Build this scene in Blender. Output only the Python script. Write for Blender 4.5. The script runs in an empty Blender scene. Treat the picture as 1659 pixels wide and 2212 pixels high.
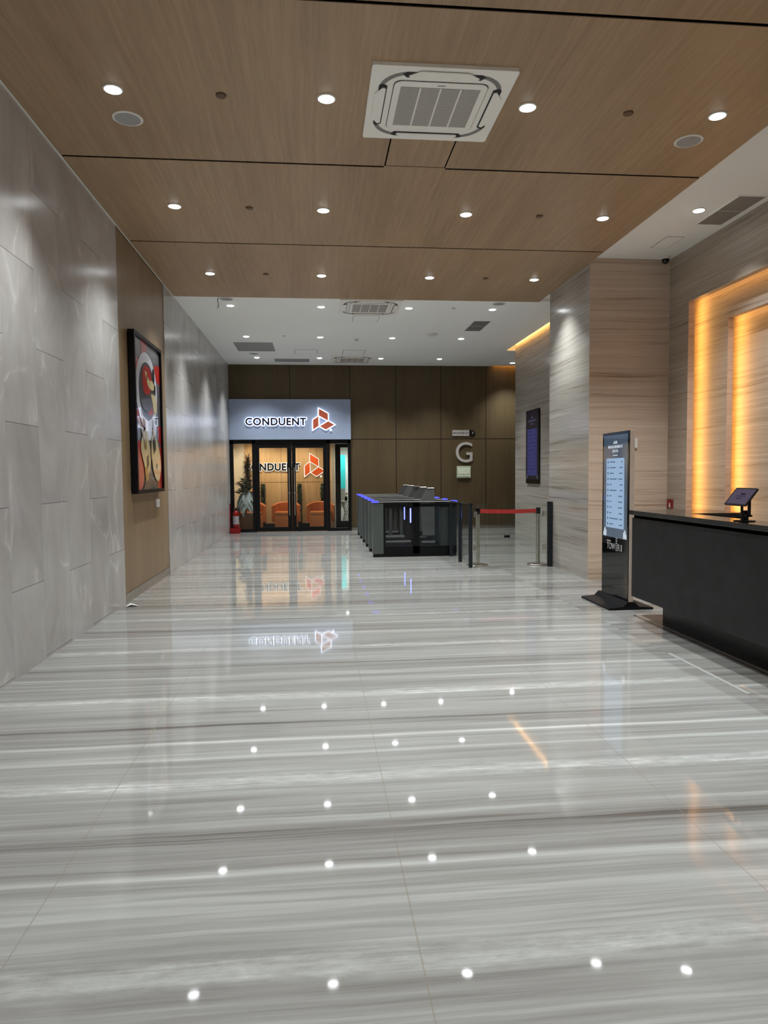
import bpy, bmesh, math, random
from mathutils import Vector, Matrix
random.seed(7)
PI = math.pi
scene = bpy.context.scene
COL = scene.collection

# ------------------------------------------------------------------ camera
F_PX, YAW, PITCH, ROLL = 1500.0, 0.0969, -0.0549, -0.0082
cy, sy, cp, sp = math.cos(YAW), math.sin(YAW), math.cos(PITCH), math.sin(PITCH)
fwd = Vector((sy*cp, cy*cp, sp)); rgt = Vector((cy, -sy, 0)); up = rgt.cross(fwd)
r2 = rgt*math.cos(ROLL) + up*math.sin(ROLL); u2 = -rgt*math.sin(ROLL) + up*math.cos(ROLL)
cam = bpy.data.cameras.new('camera'); camo = bpy.data.objects.new('camera', cam); COL.objects.link(camo)
cam.sensor_fit = 'HORIZONTAL'; cam.sensor_width = 36.0; cam.lens = 36.0*F_PX/1659.0
cam.clip_start = 0.05; cam.clip_end = 200
camo.matrix_world = Matrix(((r2.x, u2.x, -fwd.x, 0), (r2.y, u2.y, -fwd.y, 0), (r2.z, u2.z, -fwd.z, 1.5), (0, 0, 0, 1)))
scene.camera = camo

# ------------------------------------------------------------------ world, view
w = bpy.data.worlds.new('world'); scene.world = w; w.use_nodes = True
w.node_tree.nodes['Background'].inputs[0].default_value = (0.05, 0.055, 0.06, 1)
w.node_tree.nodes['Background'].inputs[1].default_value = 0.3
vs = scene.view_settings
vs.view_transform = 'Standard'; vs.look = 'None'; vs.gamma = 1.0; vs.exposure = 0.0; vs.use_curve_mapping = False
DOWN_W = 308.0            # watts of one ceiling downlight
DOWN_COL = (0.94, 0.995, 1.0)
WARM = (1.0, 0.50, 0.12)

# ------------------------------------------------------------------ node helper
class NT:
    def __init__(s, name):
        s.m = bpy.data.materials.new(name); s.m.use_nodes = True
        s.t = s.m.node_tree; s.t.nodes.clear()
        s.out = s.t.nodes.new('ShaderNodeOutputMaterial')
    def n(s, typ, props=None, **ins):
        nd = s.t.nodes.new(typ)
        for k, v in (props or {}).items(): setattr(nd, k, v)
        for k, v in ins.items():
            key = int(k[1:]) if k[0] == '_' and k[1:].isdigit() else k.replace('_', ' ')
            s.put(nd.inputs[key], v)
        return nd
    def put(s, sock, v):
        if isinstance(v, bpy.types.NodeSocket): s.t.links.new(v, sock)
        elif isinstance(v, bpy.types.Node): s.t.links.new(v.outputs[0], sock)
        else:
            if sock.type == 'RGBA' and len(v) == 3: v = (*v, 1)
            sock.default_value = v
    def math(s, op, a, b=0.0, c=0.0): return s.n('ShaderNodeMath', {'operation': op}, _0=a, _1=b, _2=c).outputs[0]
    def xyz(s, kind='pos'):
        if kind == 'pos': src = s.n('ShaderNodeNewGeometry').outputs['Position']
        else: src = s.n('ShaderNodeTexCoord').outputs['Object']
        sep = s.n('ShaderNodeSeparateXYZ', _0=src); return sep.outputs[0], sep.outputs[1], sep.outputs[2]
    def vec(s, x=0.0, y=0.0, z=0.0): return s.n('ShaderNodeCombineXYZ', _0=x, _1=y, _2=z).outputs[0]
    def noise(s, v, scale=1.0, detail=3.0, rough=0.55, dist=0.0):
        return s.n('ShaderNodeTexNoise', Vector=v, Scale=scale, Detail=detail, Roughness=rough, Distortion=dist).outputs[0]
    def ramp(s, f, stops, interp='LINEAR'):
        nd = s.n('ShaderNodeValToRGB', _0=f); cr = nd.color_ramp; cr.interpolation = interp
        while len(cr.elements) > 1: cr.elements.remove(cr.elements[-1])
        cr.elements[0].position = stops[0][0]; c = stops[0][1]; cr.elements[0].color = (c, c, c, 1) if isinstance(c, float) else (*c, 1)
        for p, c in stops[1:]:
            e = cr.elements.new(p); e.color = (c, c, c, 1) if isinstance(c, float) else (*c, 1)
        return nd.outputs[0]
    def mix(s, f, a, b, blend='MIX'):
        nd = s.n('ShaderNodeMix', {'data_type': 'RGBA', 'blend_type': blend}); s.put(nd.inputs[0], f); s.put(nd.inputs[6], a); s.put(nd.inputs[7], b); return nd.outputs[2]
    def bsdf(s, col, rough=0.5, metal=0.0, spec=0.5, bump=None, bstr=0.1, emis=None, estr=0.0, coat=0.0):
        b = s.n('ShaderNodeBsdfPrincipled'); s.put(b.inputs['Base Color'], col); s.put(b.inputs['Roughness'], rough); s.put(b.inputs['Metallic'], metal)
        s.put(b.inputs['Specular IOR Level'], spec); s.put(b.inputs['Coat Weight'], coat)
        if emis is not None: s.put(b.inputs['Emission Color'], emis); s.put(b.inputs['Emission Strength'], estr)
        if bump is not None:
            bp = s.n('ShaderNodeBump', Strength=bstr, Distance=0.01, Height=bump); s.t.links.new(bp.outputs[0], b.inputs['Normal'])
        s.t.links.new(b.outputs[0], s.out.inputs[0]); return s.m

def lin(r, g, b):
    f = lambda c: (c/255/12.92) if c <= 10 else ((c/255+0.055)/1.055)**2.4
    return (f(r), f(g), f(b))

def plain(name, col, rough=0.5, metal=0.0, spec=0.5, var=0.06, vs_=9.0, coat=0.0):
    t = NT(name); v = t.n('ShaderNodeTexCoord').outputs['Object']
    n = t.noise(v, vs_, 4); f = t.ramp(n, [(0.3, 1-var), (0.7, 1+var)])
    c = t.mix(1.0, col, f, 'MULTIPLY')
    return t.bsdf(c, rough, metal, spec, coat=coat)

def glow(name, col, strength):
    t = NT(name); e = t.n('ShaderNodeEmission', Color=col, Strength=strength)
    t.t.links.new(e.outputs[0], t.out.inputs[0]); return t.m

def mat_floor():
    t = NT('striped_marble_floor'); x, y, z = t.xyz()
    wn = t.noise(t.vec(t.math('MULTIPLY', x, 0.55), t.math('MULTIPLY', y, 1.3)), 1.0, 4)
    yw = t.math('ADD', y, t.math('MULTIPLY', t.math('SUBTRACT', wn, 0.5), 0.07))
    beyond = t.math('GREATER_THAN', x, 2.865)
    ys = t.math('ADD', yw, t.math('MULTIPLY', beyond, 0.71))
    ph = t.math('FRACT', t.math('ADD', t.math('DIVIDE', t.math('SUBTRACT', ys, 2.85), 1.32), 20.0))
    base = t.ramp(ph, [(0.0, 0.16), (0.010, 0.40), (0.05, 0.46), (0.10, 0.62), (0.13, 0.47), (0.22, 0.50), (0.33, 0.48), (0.385, 0.72), (0.43, 0.68), (0.455, 0.50),
                       (0.55, 0.53), (0.615, 0.56), (0.635, 0.76), (0.66, 0.55), (0.77, 0.50), (0.80, 0.80), (0.825, 0.46), (0.90, 0.44), (0.975, 0.40), (1.0, 0.16)])
    br = t.noise(t.vec(t.math('MULTIPLY', x, 0.12), t.math('MULTIPLY', ys, 1.9), 3.0), 1.0, 3)
    f1 = t.noise(t.vec(t.math('MULTIPLY', x, 0.40), t.math('MULTIPLY', ys, 15.0), 7.0), 1.0, 6, 0.65)
    f2 = t.noise(t.vec(t.math('MULTIPLY', x, 1.1), t.math('MULTIPLY', ys, 55.0), 1.0), 1.0, 4, 0.6)
    bl = t.noise(t.vec(t.math('MULTIPLY', x, 7.0), t.math('MULTIPLY', ys, 22.0), 5.0), 1.0, 5, 0.7)
    blot = t.ramp(ph, [(0.33, 0.0), (0.37, 1.0), (0.44, 1.0), (0.47, 0.0)])
    v = t.math('ADD', base, t.math('MULTIPLY', t.math('SUBTRACT', br, 0.5), 0.55))
    v = t.math('ADD', v, t.math('MULTIPLY', t.math('SUBTRACT', f1, 0.5), 1.0))
    v = t.math('ADD', v, t.math('MULTIPLY', t.math('SUBTRACT', f2, 0.5), 0.55))
    v = t.math('ADD', v, t.math('MULTIPLY', t.math('MULTIPLY', t.math('SUBTRACT', bl, 0.5), blot), 0.8))
    v = t.math('ADD', t.math('MULTIPLY', t.math('SUBTRACT', v, 0.5), 1.12), 0.485)
    v = t.math('SUBTRACT', v, t.math('MULTIPLY', beyond, 0.06))
    c = t.ramp(v, [(0.0, lin(84, 80, 75)), (0.3, lin(118, 115, 112)), (0.55, lin(134, 133, 130)), (0.85, lin(156, 156, 153)), (1.0, lin(178, 178, 175))])
    gx = t.math('ABSOLUTE', t.math('SUBTRACT', t.math('FRACT', t.math('ADD', t.math('DIVIDE', t.math('SUBTRACT', x, 0.305), 1.28), 20.5)), 0.5))
    g = t.math('LESS_THAN', t.math('MULTIPLY', gx, 1.28), 0.0028)
    c = t.mix(t.math('MULTIPLY', g, 0.5), c, lin(120, 110, 98))
    rg = t.math('ADD', 0.02, t.math('MULTIPLY', t.noise(t.vec(x, y), 2.0, 3), 0.035))
    return t.bsdf(c, rg, 0, 0.42)

def mat_grey_stone():
    t = NT('grey_stone_tile'); x, y, z = t.xyz()
    cx_ = t.math('DIVIDE', t.math('SUBTRACT', y, 5.29), 0.605); ci = t.math('FLOOR', cx_); cf = t.math('FRACT', t.math('ADD', cx_, 50.0))
    odd = t.math('MODULO', t.math('ADD', ci, 50.0), 2.0)
    rz = t.math('ADD', t.math('DIVIDE', t.math('SUBTRACT', t.math('SUBTRACT', z, 0.65), t.math('MULTIPLY', odd, 0.6265)), 1.253), 10.0)
    ri = t.math('FLOOR', rz); rf = t.math('FRACT', rz)
    wn = t.n('ShaderNodeTexWhiteNoise', {'noise_dimensions': '3D'}, Vector=t.vec(ci, ri, 3.0))
    h = wn.outputs[0]
    off = t.math('MULTIPLY', h, 37.0)
    p = t.vec(t.math('ADD', y, off), t.math('MULTIPLY', z, 0.55), off)
    n1 = t.noise(p, 1.6, 6, 0.6, 0.8)
    wv = t.n('ShaderNodeVectorMath', {'operation': 'ADD'}, _0=p, _1=t.n('ShaderNodeVectorMath', {'operation': 'SCALE'}, _0=t.n('ShaderNodeTexNoise', Vector=p, Scale=1.3, Detail=4.0).outputs['Color'], Scale=0.75).outputs[0]).outputs[0]
    vo = t.n('ShaderNodeTexVoronoi', {'feature': 'DISTANCE_TO_EDGE'}, Vector=wv, Scale=1.35).outputs[0]
    vein = t.ramp(vo, [(0.0, 1.0), (0.007, 0.6), (0.025, 0.16), (0.07, 0.0)])
    gate = t.ramp(t.noise(p, 2.4, 3), [(0.46, 0.0), (0.62, 1.0)])
    c = t.ramp(t.math('ADD', n1, t.math('MULTIPLY', t.math('SUBTRACT', h, 0.5), 0.14)), [(0.25, lin(160, 155, 152)), (0.5, lin(176, 172, 169)), (0.75, lin(190, 187, 184))])
    c = t.mix(t.math('MULTIPLY', t.math('MULTIPLY', vein, gate), 0.6), c, lin(222, 218, 212))
    e1 = t.math('MULTIPLY', t.math('MINIMUM', cf, t.math('SUBTRACT', 1.0, cf)), 0.605)
    e2 = t.math('MULTIPLY', t.math('MINIMUM', rf, t.math('SUBTRACT', 1.0, rf)), 1.253)
    j1 = t.math('MULTIPLY', t.math('LESS_THAN', e1, 0.0018), 0.3); j2 = t.math('MULTIPLY', t.math('LESS_THAN', e2, 0.0028), 0.75)
    c = t.mix(t.math('MAXIMUM', j1, j2), c, lin(80, 74, 70))
    return t.bsdf(c, 0.22, 0, 0.5)

def mat_stripe_stone(name, axis, dark, mid, light, sc=1.0, rough=0.16):
    # axis: the horizontal coordinate that runs along the wall
    t = NT(name); x, y, z = t.xyz(); h = x if axis == 'x' else y
    wn = t.noise(t.vec(t.math('MULTIPLY', h, 0.9), t.math('MULTIPLY', z, 1.1), x), 1.0, 4)
    wn2 = t.noise(t.vec(t.math('MULTIPLY', h, 0.25), t.math('MULTIPLY', z, 0.3), 4.0), 1.0, 2)
    zw = t.math('ADD', z, t.math('ADD', t.math('MULTIPLY', t.math('SUBTRACT', wn, 0.5), 0.05), t.math('MULTIPLY', t.math('SUBTRACT', wn2, 0.5), 0.16)))
    f1 = t.noise(t.vec(t.math('MULTIPLY', h, 0.35), t.math('MULTIPLY', zw, 17.0*sc), 2.0), 1.0, 6, 0.66)
    f2 = t.noise(t.vec(t.math('MULTIPLY', h, 0.8), t.math('MULTIPLY', zw, 75.0*sc), 9.0), 1.0, 4, 0.6)
    f3 = t.noise(t.vec(t.math('MULTIPLY', h, 0.10), t.math('MULTIPLY', zw, 2.2), 5.0), 1.0, 2)
    v = t.math('ADD', t.math('MULTIPLY', f1, 0.55), t.math('ADD', t.math('MULTIPLY', f2, 0.38), t.math('MULTIPLY', f3, 0.25)))
    c = t.ramp(v, [(0.45, dark), (0.555, mid), (0.60, mid), (0.70, light)])
    jz = t.math('ABSOLUTE', t.math('SUBTRACT', t.math('FRACT', t.math('ADD', t.math('DIVIDE', t.math('SUBTRACT', z, 2.46), 1.25), 10.5)), 0.5))
    c = t.mix(t.math('MULTIPLY', t.math('LESS_THAN', jz, 0.0016), 0.5), c, lin(90, 78, 66))
    return t.bsdf(c, rough, 0, 0.4)

def mat_wood(name, axis, c0, c1, c2, rough=0.42, joints=None, seed=0.0, spec=0.35):
    """veneer with fine grain running along AXIS ('y' depth, 'z' height)"""
    t = NT(name); x, y, z = t.xyz()
    if axis == 'y': a, b = x, y
    else: a, b = t.math('ADD', x, y), z
    wob = t.noise(t.vec(t.math('MULTIPLY', a, 1.5), t.math('MULTIPLY', b, 0.6), seed), 1.0, 3)
    aw = t.math('ADD', a, t.math('MULTIPLY', wob, 0.10))
    f1 = t.noise(t.vec(t.math('MULTIPLY', aw, 26.0), t.math('MULTIPLY', b, 0.55), seed), 1.0, 6, 0.7)
    f2 = t.noise(t.vec(t.math('MULTIPLY', aw, 140.0), t.math('MULTIPLY', b, 4.0), seed+5), 1.0, 3, 0.6)
    f3 = t.noise(t.vec(t.math('MULTIPLY', aw, 1.6), t.math('MULTIPLY', b, 0.25), seed+9), 1.0, 3, 0.6)
    v = t.math('ADD', t.math('MULTIPLY', f1, 0.4), t.math('ADD', t.math('MULTIPLY', f2, 0.25), t.math('MULTIPLY', f3, 0.35)))
    c = t.ramp(v, [(0.36, c0), (0.5, c1), (0.64, c2)])
    if joints:
        m = None
        for ax, val, hw in joints:
            co = {'x': x, 'y': y, 'z': z}[ax]
            k = t.math('LESS_THAN', t.math('ABSOLUTE', t.math('SUBTRACT', co, val)), hw)
            m = k if m is None else t.math('MAXIMUM', m, k)
        c = t.mix(m, c, lin(22, 12, 6))
    return t.bsdf(c, rough, 0, spec)

def mat_glass(name, tint=(0.93, 0.96, 0.95), ior=1.45, fac=1.0):
    t = NT(name)
    tr = t.n('ShaderNodeBsdfTransparent', Color=(*tint, 1)); gl = t.n('ShaderNodeBsdfGlossy', Roughness=0.01, Color=(0.95, 0.97, 1, 1))
    fr = t.n('ShaderNodeFresnel', IOR=ior); mx = t.n('ShaderNodeMixShader')
    t.put(mx.inputs[0], t.math('MULTIPLY', fr.outputs[0], fac)); t.t.links.new(tr.outputs[0], mx.inputs[1]); t.t.links.new(gl.outputs[0], mx.inputs[2])
    t.t.links.new(mx.outputs[0], t.out.inputs[0]); return t.m

def mat_screen(name, ctop, cbot, strength, z0, z1):
    t = NT(name); x, y, z = t.xyz('obj')
    f = t.math('DIVIDE', t.math('SUBTRACT', z, z0), z1-z0)
    c = t.ramp(f, [(0.0, cbot), (1.0, ctop)])
    return t.bsdf((0.01, 0.01, 0.012), 0.06, 0, 0.5, emis=c, estr=strength)

def mat_vent(name, base, slot, pitch, axis):
    t = NT(name); x, y, z = t.xyz('obj'); co = x if axis == 'x' else y
    f = t.math('FRACT', t.math('ADD', t.math('DIVIDE', co, pitch), 50.0))
    c = t.mix(t.math('LESS_THAN', f, 0.35), base, slot); return t.bsdf(c, 0.5)

M = {}
M['floor'] = mat_floor()
M['grey_stone'] = mat_grey_stone()
M['pier_face'] = mat_stripe_stone('warm_lit_striped_stone', 'x', lin(158, 134, 114), lin(204, 182, 163), lin(216, 197, 180))  # same stone as the sides; warm light on the front put into its colour
M['pier_side'] = mat_stripe_stone('grey_striped_stone', 'y', lin(120, 111, 102), lin(166, 160, 152), lin(184, 179, 172))
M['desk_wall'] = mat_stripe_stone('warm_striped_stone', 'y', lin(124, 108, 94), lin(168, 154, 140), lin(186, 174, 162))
M['reveal'] = mat_stripe_stone('reveal_stone_lit_tint', 'x', lin(176, 146, 122), lin(214, 186, 164), lin(228, 204, 186), rough=.3)  # wall stone, paler and warmer to stand in for light on the reveals
M['desk_wall_inner'] = mat_stripe_stone('honed_striped_stone', 'y', lin(124, 108, 94), lin(168, 154, 140), lin(186, 174, 162), rough=.55)
CW = (lin(150, 122, 94), lin(168, 140, 110), lin(182, 155, 124))
for k in range(5): M['cwood%d' % k] = mat_wood('ceiling_veneer_%d' % k, 'y', *CW, rough=0.45, seed=k*3.7)
M['niche_wood'] = mat_wood('niche_veneer', 'z', lin(122, 101, 76), lin(138, 116, 89), lin(152, 130, 102), rough=0.4)
bj = [('x', v, 0.009) for v in (-0.657, 0.913, 2.133, 3.343, 4.57)] + [('z', 2.42, 0.010)]
M['back_wood'] = mat_wood('back_wall_veneer', 'z', lin(70, 57, 38), lin(81, 67, 45), lin(91, 76, 53), rough=0.45, joints=bj, seed=11)
M['int_wood'] = mat_wood('reception_wood', 'z', lin(150, 112, 70), lin(196, 156, 108), lin(216, 178, 128), rough=0.5, joints=[('z', 1.285, 0.006), ('x', -0.99, .003), ('x', 0.02, .003)], seed=23)
M['white_ceiling'] = plain('white_ceiling_paint', lin(244, 244, 240), 0.7, var=0.01, vs_=1.0)
M['white_paint'] = plain('white_paint', lin(225, 222, 214), 0.5, var=0.01)
M['cream'] = plain('cream_paint', lin(215, 200, 175), 0.7, var=0.02)
M['ac_white'] = plain('cassette_plastic', lin(250, 246, 238), 0.35, var=0.005)
M['ac_grey'] = plain('cassette_grey', lin(128, 125, 121), 0.5)
M['ac_dark'] = plain('cassette_gap', lin(18, 17, 16), 0.6)
M['ac_grille'] = mat_vent('cassette_grille', lin(196, 190, 182), lin(96, 92, 88), 0.0125, 'y')
M['vent'] = mat_vent('vent_slats', lin(165, 160, 152), lin(34, 33, 32), 0.028, 'x')
M['vent2'] = mat_vent('vent_slats_cross', lin(140, 138, 134), lin(44, 43, 42), 0.03, 'x')
M['grey_perf'] = plain('grey_perforated_metal', lin(150, 148, 146), 0.6, var=0.1, vs_=120.0)
M['spk'] = plain('speaker_mesh', lin(160, 158, 156), 0.6, var=0.12, vs_=160.0)
M['brown_cap'] = plain('brown_sprinkler_cap', lin(96, 72, 52), 0.5)
M['black'] = plain('black_powder_coat', lin(8, 8, 11), 0.4, spec=0.25)
M['black_gloss'] = plain('black_gloss', lin(6, 6, 7), 0.06, spec=0.5)
M['void'] = plain('dark_gap', lin(10, 8, 7), 0.9, spec=0.0)
M['desk_stone'] = plain('black_leathered_stone', lin(25, 24, 26), 0.5, var=0.45, vs_=7.0, spec=0.3)
M['counter'] = plain('black_polished_counter', lin(12, 11, 11), 0.05, spec=0.6, var=0.2)
M['plinth'] = plain('black_plinth', lin(8, 8, 8), 0.3)
M['inlay_dark'] = plain('dark_stone_inlay', lin(58, 46, 38), 0.1, var=0.2)
M['inlay_grey'] = plain('grey_stone_inlay', lin(120, 112, 102), 0.15, var=0.12)
M['inlay_light'] = plain('light_stone_inlay', lin(160, 160, 157), 0.08, var=0.05)
M['kiosk_edge'] = plain('warm_reflection_edge', lin(214, 196, 182), 0.4, 0.25)  # aluminium; its warm reflection is put into the base colour
M['alu'] = plain('brushed_aluminium', lin(200, 196, 190), 0.3, 1.0)
M['alu_bright'] = plain('bright_satin_edge', lin(225, 222, 216), 0.45, 0.2)
M['steel'] = plain('polished_steel', lin(205, 200, 192), 0.24, 1.0)
M['dark_steel'] = plain('gunmetal_post', lin(38, 44, 48), 0.35, 0.4)
M['gate_grey'] = plain('grey_gate_metal', lin(86, 92, 90), 0.42, 0.4)
M['gate_black'] = plain('black_gate_frame', lin(7, 8, 11), 0.3, spec=0.3)
M['rail_grey'] = plain('grey_rail_metal', lin(150, 150, 150), 0.4, 0.3)
M['gate_top'] = plain('matt_black_top', lin(14, 14, 16), 0.6, spec=0.12)
M['gate_glass'] = mat_glass('smoked_gate_glass', (0.92, 0.93, 0.94), 1.45, 0.5)
M['glass'] = mat_glass('clear_glass', (0.95, 0.975, 0.96), 1.45, 0.5)
M['wing'] = plain('grey_acrylic', lin(90, 90, 88), 0.3)
M['red_belt'] = plain('red_belt', lin(190, 44, 40), 0.6)
M['red'] = plain('red_enamel', lin(132, 14, 16), 0.25)
M['label_white'] = plain('paper_white', lin(225, 223, 220), 0.6, var=0.02)
M['label_dull'] = plain('printed_label', lin(165, 158, 160), 0.5, var=0.15, vs_=30.0)
M['navy'] = plain('navy_acrylic', lin(8, 8, 40), 0.3)
M['orange_logo'] = plain('rust_orange_acrylic', lin(178, 84, 58), 0.35)
M['orange_logo_in'] = plain('orange_acrylic', lin(226, 92, 36), 0.35)
M['halo'] = glow('halo_light', (0.74, 0.82, 1.0, 1), 4.0)
M['halo_in'] = glow('halo_light_warm', (1.0, 0.93, 0.85, 1), 1.3)
M['sign_panel'] = plain('sign_panel_grey', lin(146, 158, 182), 0.55, var=0.01)
M['lamp'] = glow('downlight_glow', (0.95, 0.98, 1.0, 1), 24.0)
M['led_warm'] = glow('warm_led', (1.0, 0.50, 0.11, 1), 46.0)
M['led_top'] = glow('warm_led_top', (1.0, 0.50, 0.13, 1), 15.0)
M['led_cove_strong'] = glow('warm_cove_led_bright', (1.0, 0.50, 0.12, 1), 60.0)
M['led_cove'] = glow('warm_cove_led', (1.0, 0.52, 0.14, 1), 22.0)
M['led_blue'] = glow('blue_led', (0.16, 0.18, 1.0, 1), 7.0)
M['led_blue_top'] = glow('blue_top_led', (0.10, 0.11, 1.0, 1), 1.5)
M['kscreen'] = mat_screen('kiosk_screen', lin(62, 76, 92), lin(84, 96, 110), 1.0, 0.75, 1.92)
M['kcard'] = glow('kiosk_card', (*lin(150, 176, 205), 1), 1.0)
M['ktext'] = glow('kiosk_text', (*lin(205, 214, 224), 1), 1.0)
M['kdark'] = glow('kiosk_row_text', (*lin(88, 104, 128), 1), 1.0)
M['dscreen'] = mat_screen('wall_display_screen', lin(14, 13, 24), lin(14, 16, 26), 1.0, 1.27, 2.82)
M['dcard'] = glow('wall_display_card', (*lin(56, 56, 96), 1), 1.0)
M['dtext'] = glow('wall_display_text', (*lin(70, 68, 86), 1), 1.0)
M['ddark'] = glow('wall_display_rows', (*lin(36, 34, 72), 1), 1.0)
M['tscreen'] = glow('tablet_screen', (*lin(82, 74, 90), 1), 1.0)
M['tdark'] = glow('tablet_text', (*lin(36, 32, 46), 1), 1.0)
M['grey_logo'] = plain('grey_lettering', lin(165, 165, 165), 0.5)
M['g_metal'] = plain('satin_metal_letter', lin(190, 184, 178), 0.4, 0.3)
M['panel_green'] = plain('pale_green_plastic', lin(178, 186, 160), 0.4)
M['panel_lcd'] = plain('pale_lcd', lin(208, 214, 190), 0.4, var=0.15, vs_=25.0)
M['leather'] = plain('orange_leather', lin(184, 104, 52), 0.5)
M['green'] = plain('dark_green_leaf', lin(40, 58, 30), 0.6, var=0.4, vs_=40.0)
M['grey_leaf'] = plain('dried_grey_leaf', lin(112, 108, 92), 0.7, var=0.3)
M['plume'] = plain('brown_dried_plume', lin(94, 70, 54), 0.8, var=0.3, vs_=20)
M['petal'] = plain('white_fabric', lin(200, 208, 210), 0.7)
M['box_brown'] = plain('brown_box', lin(112, 72, 42), 0.6, var=0.1)
M['teal'] = plain('teal_panel', lin(50, 196, 196), 0.5)
M['art_grey'] = plain('art_grey', lin(92, 89, 93), 0.35, var=0.2, vs_=3.0, coat=0.7)
M['art_red'] = plain('art_red', lin(176, 38, 34), 0.3, var=0.1, coat=0.7)
M['art_white'] = plain('art_white', lin(206, 206, 214), 0.3, var=0.08, vs_=3.0, coat=0.7)
M['art_dark'] = plain('art_charcoal', lin(74, 72, 76), 0.3, var=0.2, vs_=4.0, coat=0.7)
M['art_cream'] = plain('art_cream', lin(206, 188, 140), 0.3, var=0.15, vs_=3.0, coat=0.7)
M['art_gold'] = plain('art_gold', lin(196, 160, 74), 0.22, 0.7, var=0.2, coat=0.7)
M['art_black'] = plain('art_black', lin(28, 24, 22), 0.3, coat=0.7)

# ------------------------------------------------------------------ mesh helper
class MB:
    def __init__(s): s.b = bmesh.new()
    def box(s, x0, y0, z0, x1, y1, z1, bev=0.0):
        c = bmesh.ops.create_cube(s.b, size=1.0)['verts']
        for v in c: v.co = Vector((x0+(v.co.x+.5)*(x1-x0), y0+(v.co.y+.5)*(y1-y0), z0+(v.co.z+.5)*(z1-z0)))
        if bev > 0:
            es = list({e for v in c for e in v.link_edges}); bmesh.ops.bevel(s.b, geom=es, offset=bev, segments=2, profile=0.7, affect='EDGES')
        return s
    def prism(s, pts, d, mat=None):
        """polygon PTS (local x,y) extruded from local z=0 to z=d, through matrix MAT"""
        mat = mat or Matrix.Identity(4)
        if sum(p[0]*q[1]-q[0]*p[1] for p, q in zip(pts, pts[1:]+pts[:1])) < 0: pts = pts[::-1]
        lo = [s.b.verts.new(mat @ Vector((p[0], p[1], 0))) for p in pts]; hi = [s.b.verts.new(mat @ Vector((p[0], p[1], d))) for p in pts]
        n = len(pts); s.b.faces.new(hi); s.b.faces.new(lo[::-1])
        for i in range(n): s.b.faces.new((lo[i], lo[(i+1) % n], hi[(i+1) % n], hi[i]))
        return s
    def ring(s, outer, inner, d, mat=None):
        mat = mat or Matrix.Identity(4); n = len(outer)
        V = lambda p, z: s.b.verts.new(mat @ Vector((p[0], p[1], z)))
        ol = [V(p, 0) for p in outer]; oh = [V(p, d) for p in outer]; il = [V(p, 0) for p in inner]; ih = [V(p, d) for p in inner]
        for i in range(n):
            j = (i+1) % n
            for q in ((oh[i], oh[j], ih[j], ih[i]), (ol[j], ol[i], il[i], il[j]), (ol[i], ol[j], oh[j], oh[i]), (il[j], il[i], ih[i], ih[j])): s.b.faces.new(q)
        return s
    def lathe(s, prof, c=(0, 0, 0), n=24, axis='z', cap0=True, cap1=True):
        rows = []
        for r, h in prof:
            row = []
            for k in range(n):
                a = 2*PI*k/n; p = (r*math.cos(a), r*math.sin(a), h)
                if axis == 'y': p = (p[0], p[2], p[1])
                if axis == 'x': p = (p[2], p[0], p[1])
                row.append(s.b.verts.new(Vector(c)+Vector(p)))
            rows.append(row)
        for a, b in zip(rows, rows[1:]):
            for k in range(n): s.b.faces.new((a[k], a[(k+1) % n], b[(k+1) % n], b[k]))
        if cap0: s.b.faces.new(rows[0][::-1])
        if cap1: s.b.faces.new(rows[-1])
        return s
    def cyl(s, c, r, h, n=24, axis='z'): return s.lathe([(r, 0), (r, h)], c, n, axis)
    def tube(s, pts, r, n=8):
        pts = [Vector(p) for p in pts]; rows = []
        for i, p in enumerate(pts):
            t = (pts[min(i+1, len(pts)-1)]-pts[max(i-1, 0)]).normalized()
            a = t.cross(Vector((0, 0, 1)) if abs(t.z) < .95 else Vector((1, 0, 0))).normalized(); b = t.cross(a)
            rr = r if not isinstance(r, (list, tuple)) else r[i]
            rows.append([s.b.verts.new(p+a*rr*math.cos(2*PI*k/n)+b*rr*math.sin(2*PI*k/n)) for k in range(n)])
        for a, b in zip(rows, rows[1:]):
            for k in range(n): s.b.faces.new((a[k], a[(k+1) % n], b[(k+1) % n], b[k]))
        s.b.faces.new(rows[0][::-1]); s.b.faces.new(rows[-1]); return s
    def quad(s, *p): s.b.faces.new([s.b.verts.new(Vector(q)) for q in p]); return s
    def mesh(s, me, mat):
        s.b.from_mesh(me) if mat is None else None
        if mat is not None:
            t = me.copy(); t.transform(mat); s.b.from_mesh(t); bpy.data.meshes.remove(t)
        return s
    def build(s, name, mat, parent=None, smooth=False, recalc=True):
        if recalc: bmesh.ops.recalc_face_normals(s.b, faces=s.b.faces[:])
        me = bpy.data.meshes.new(name); s.b.to_mesh(me); s.b.free()
        me.materials.append(M[mat] if isinstance(mat, str) else mat)
        if smooth:
            for p in me.polygons: p.use_smooth = True
            try: me.set_sharp_from_angle(angle=0.7)
            except Exception: pass
        o = bpy.data.objects.new(name, me); COL.objects.link(o)
        if parent is not None: o.parent = parent
        return o

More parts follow.
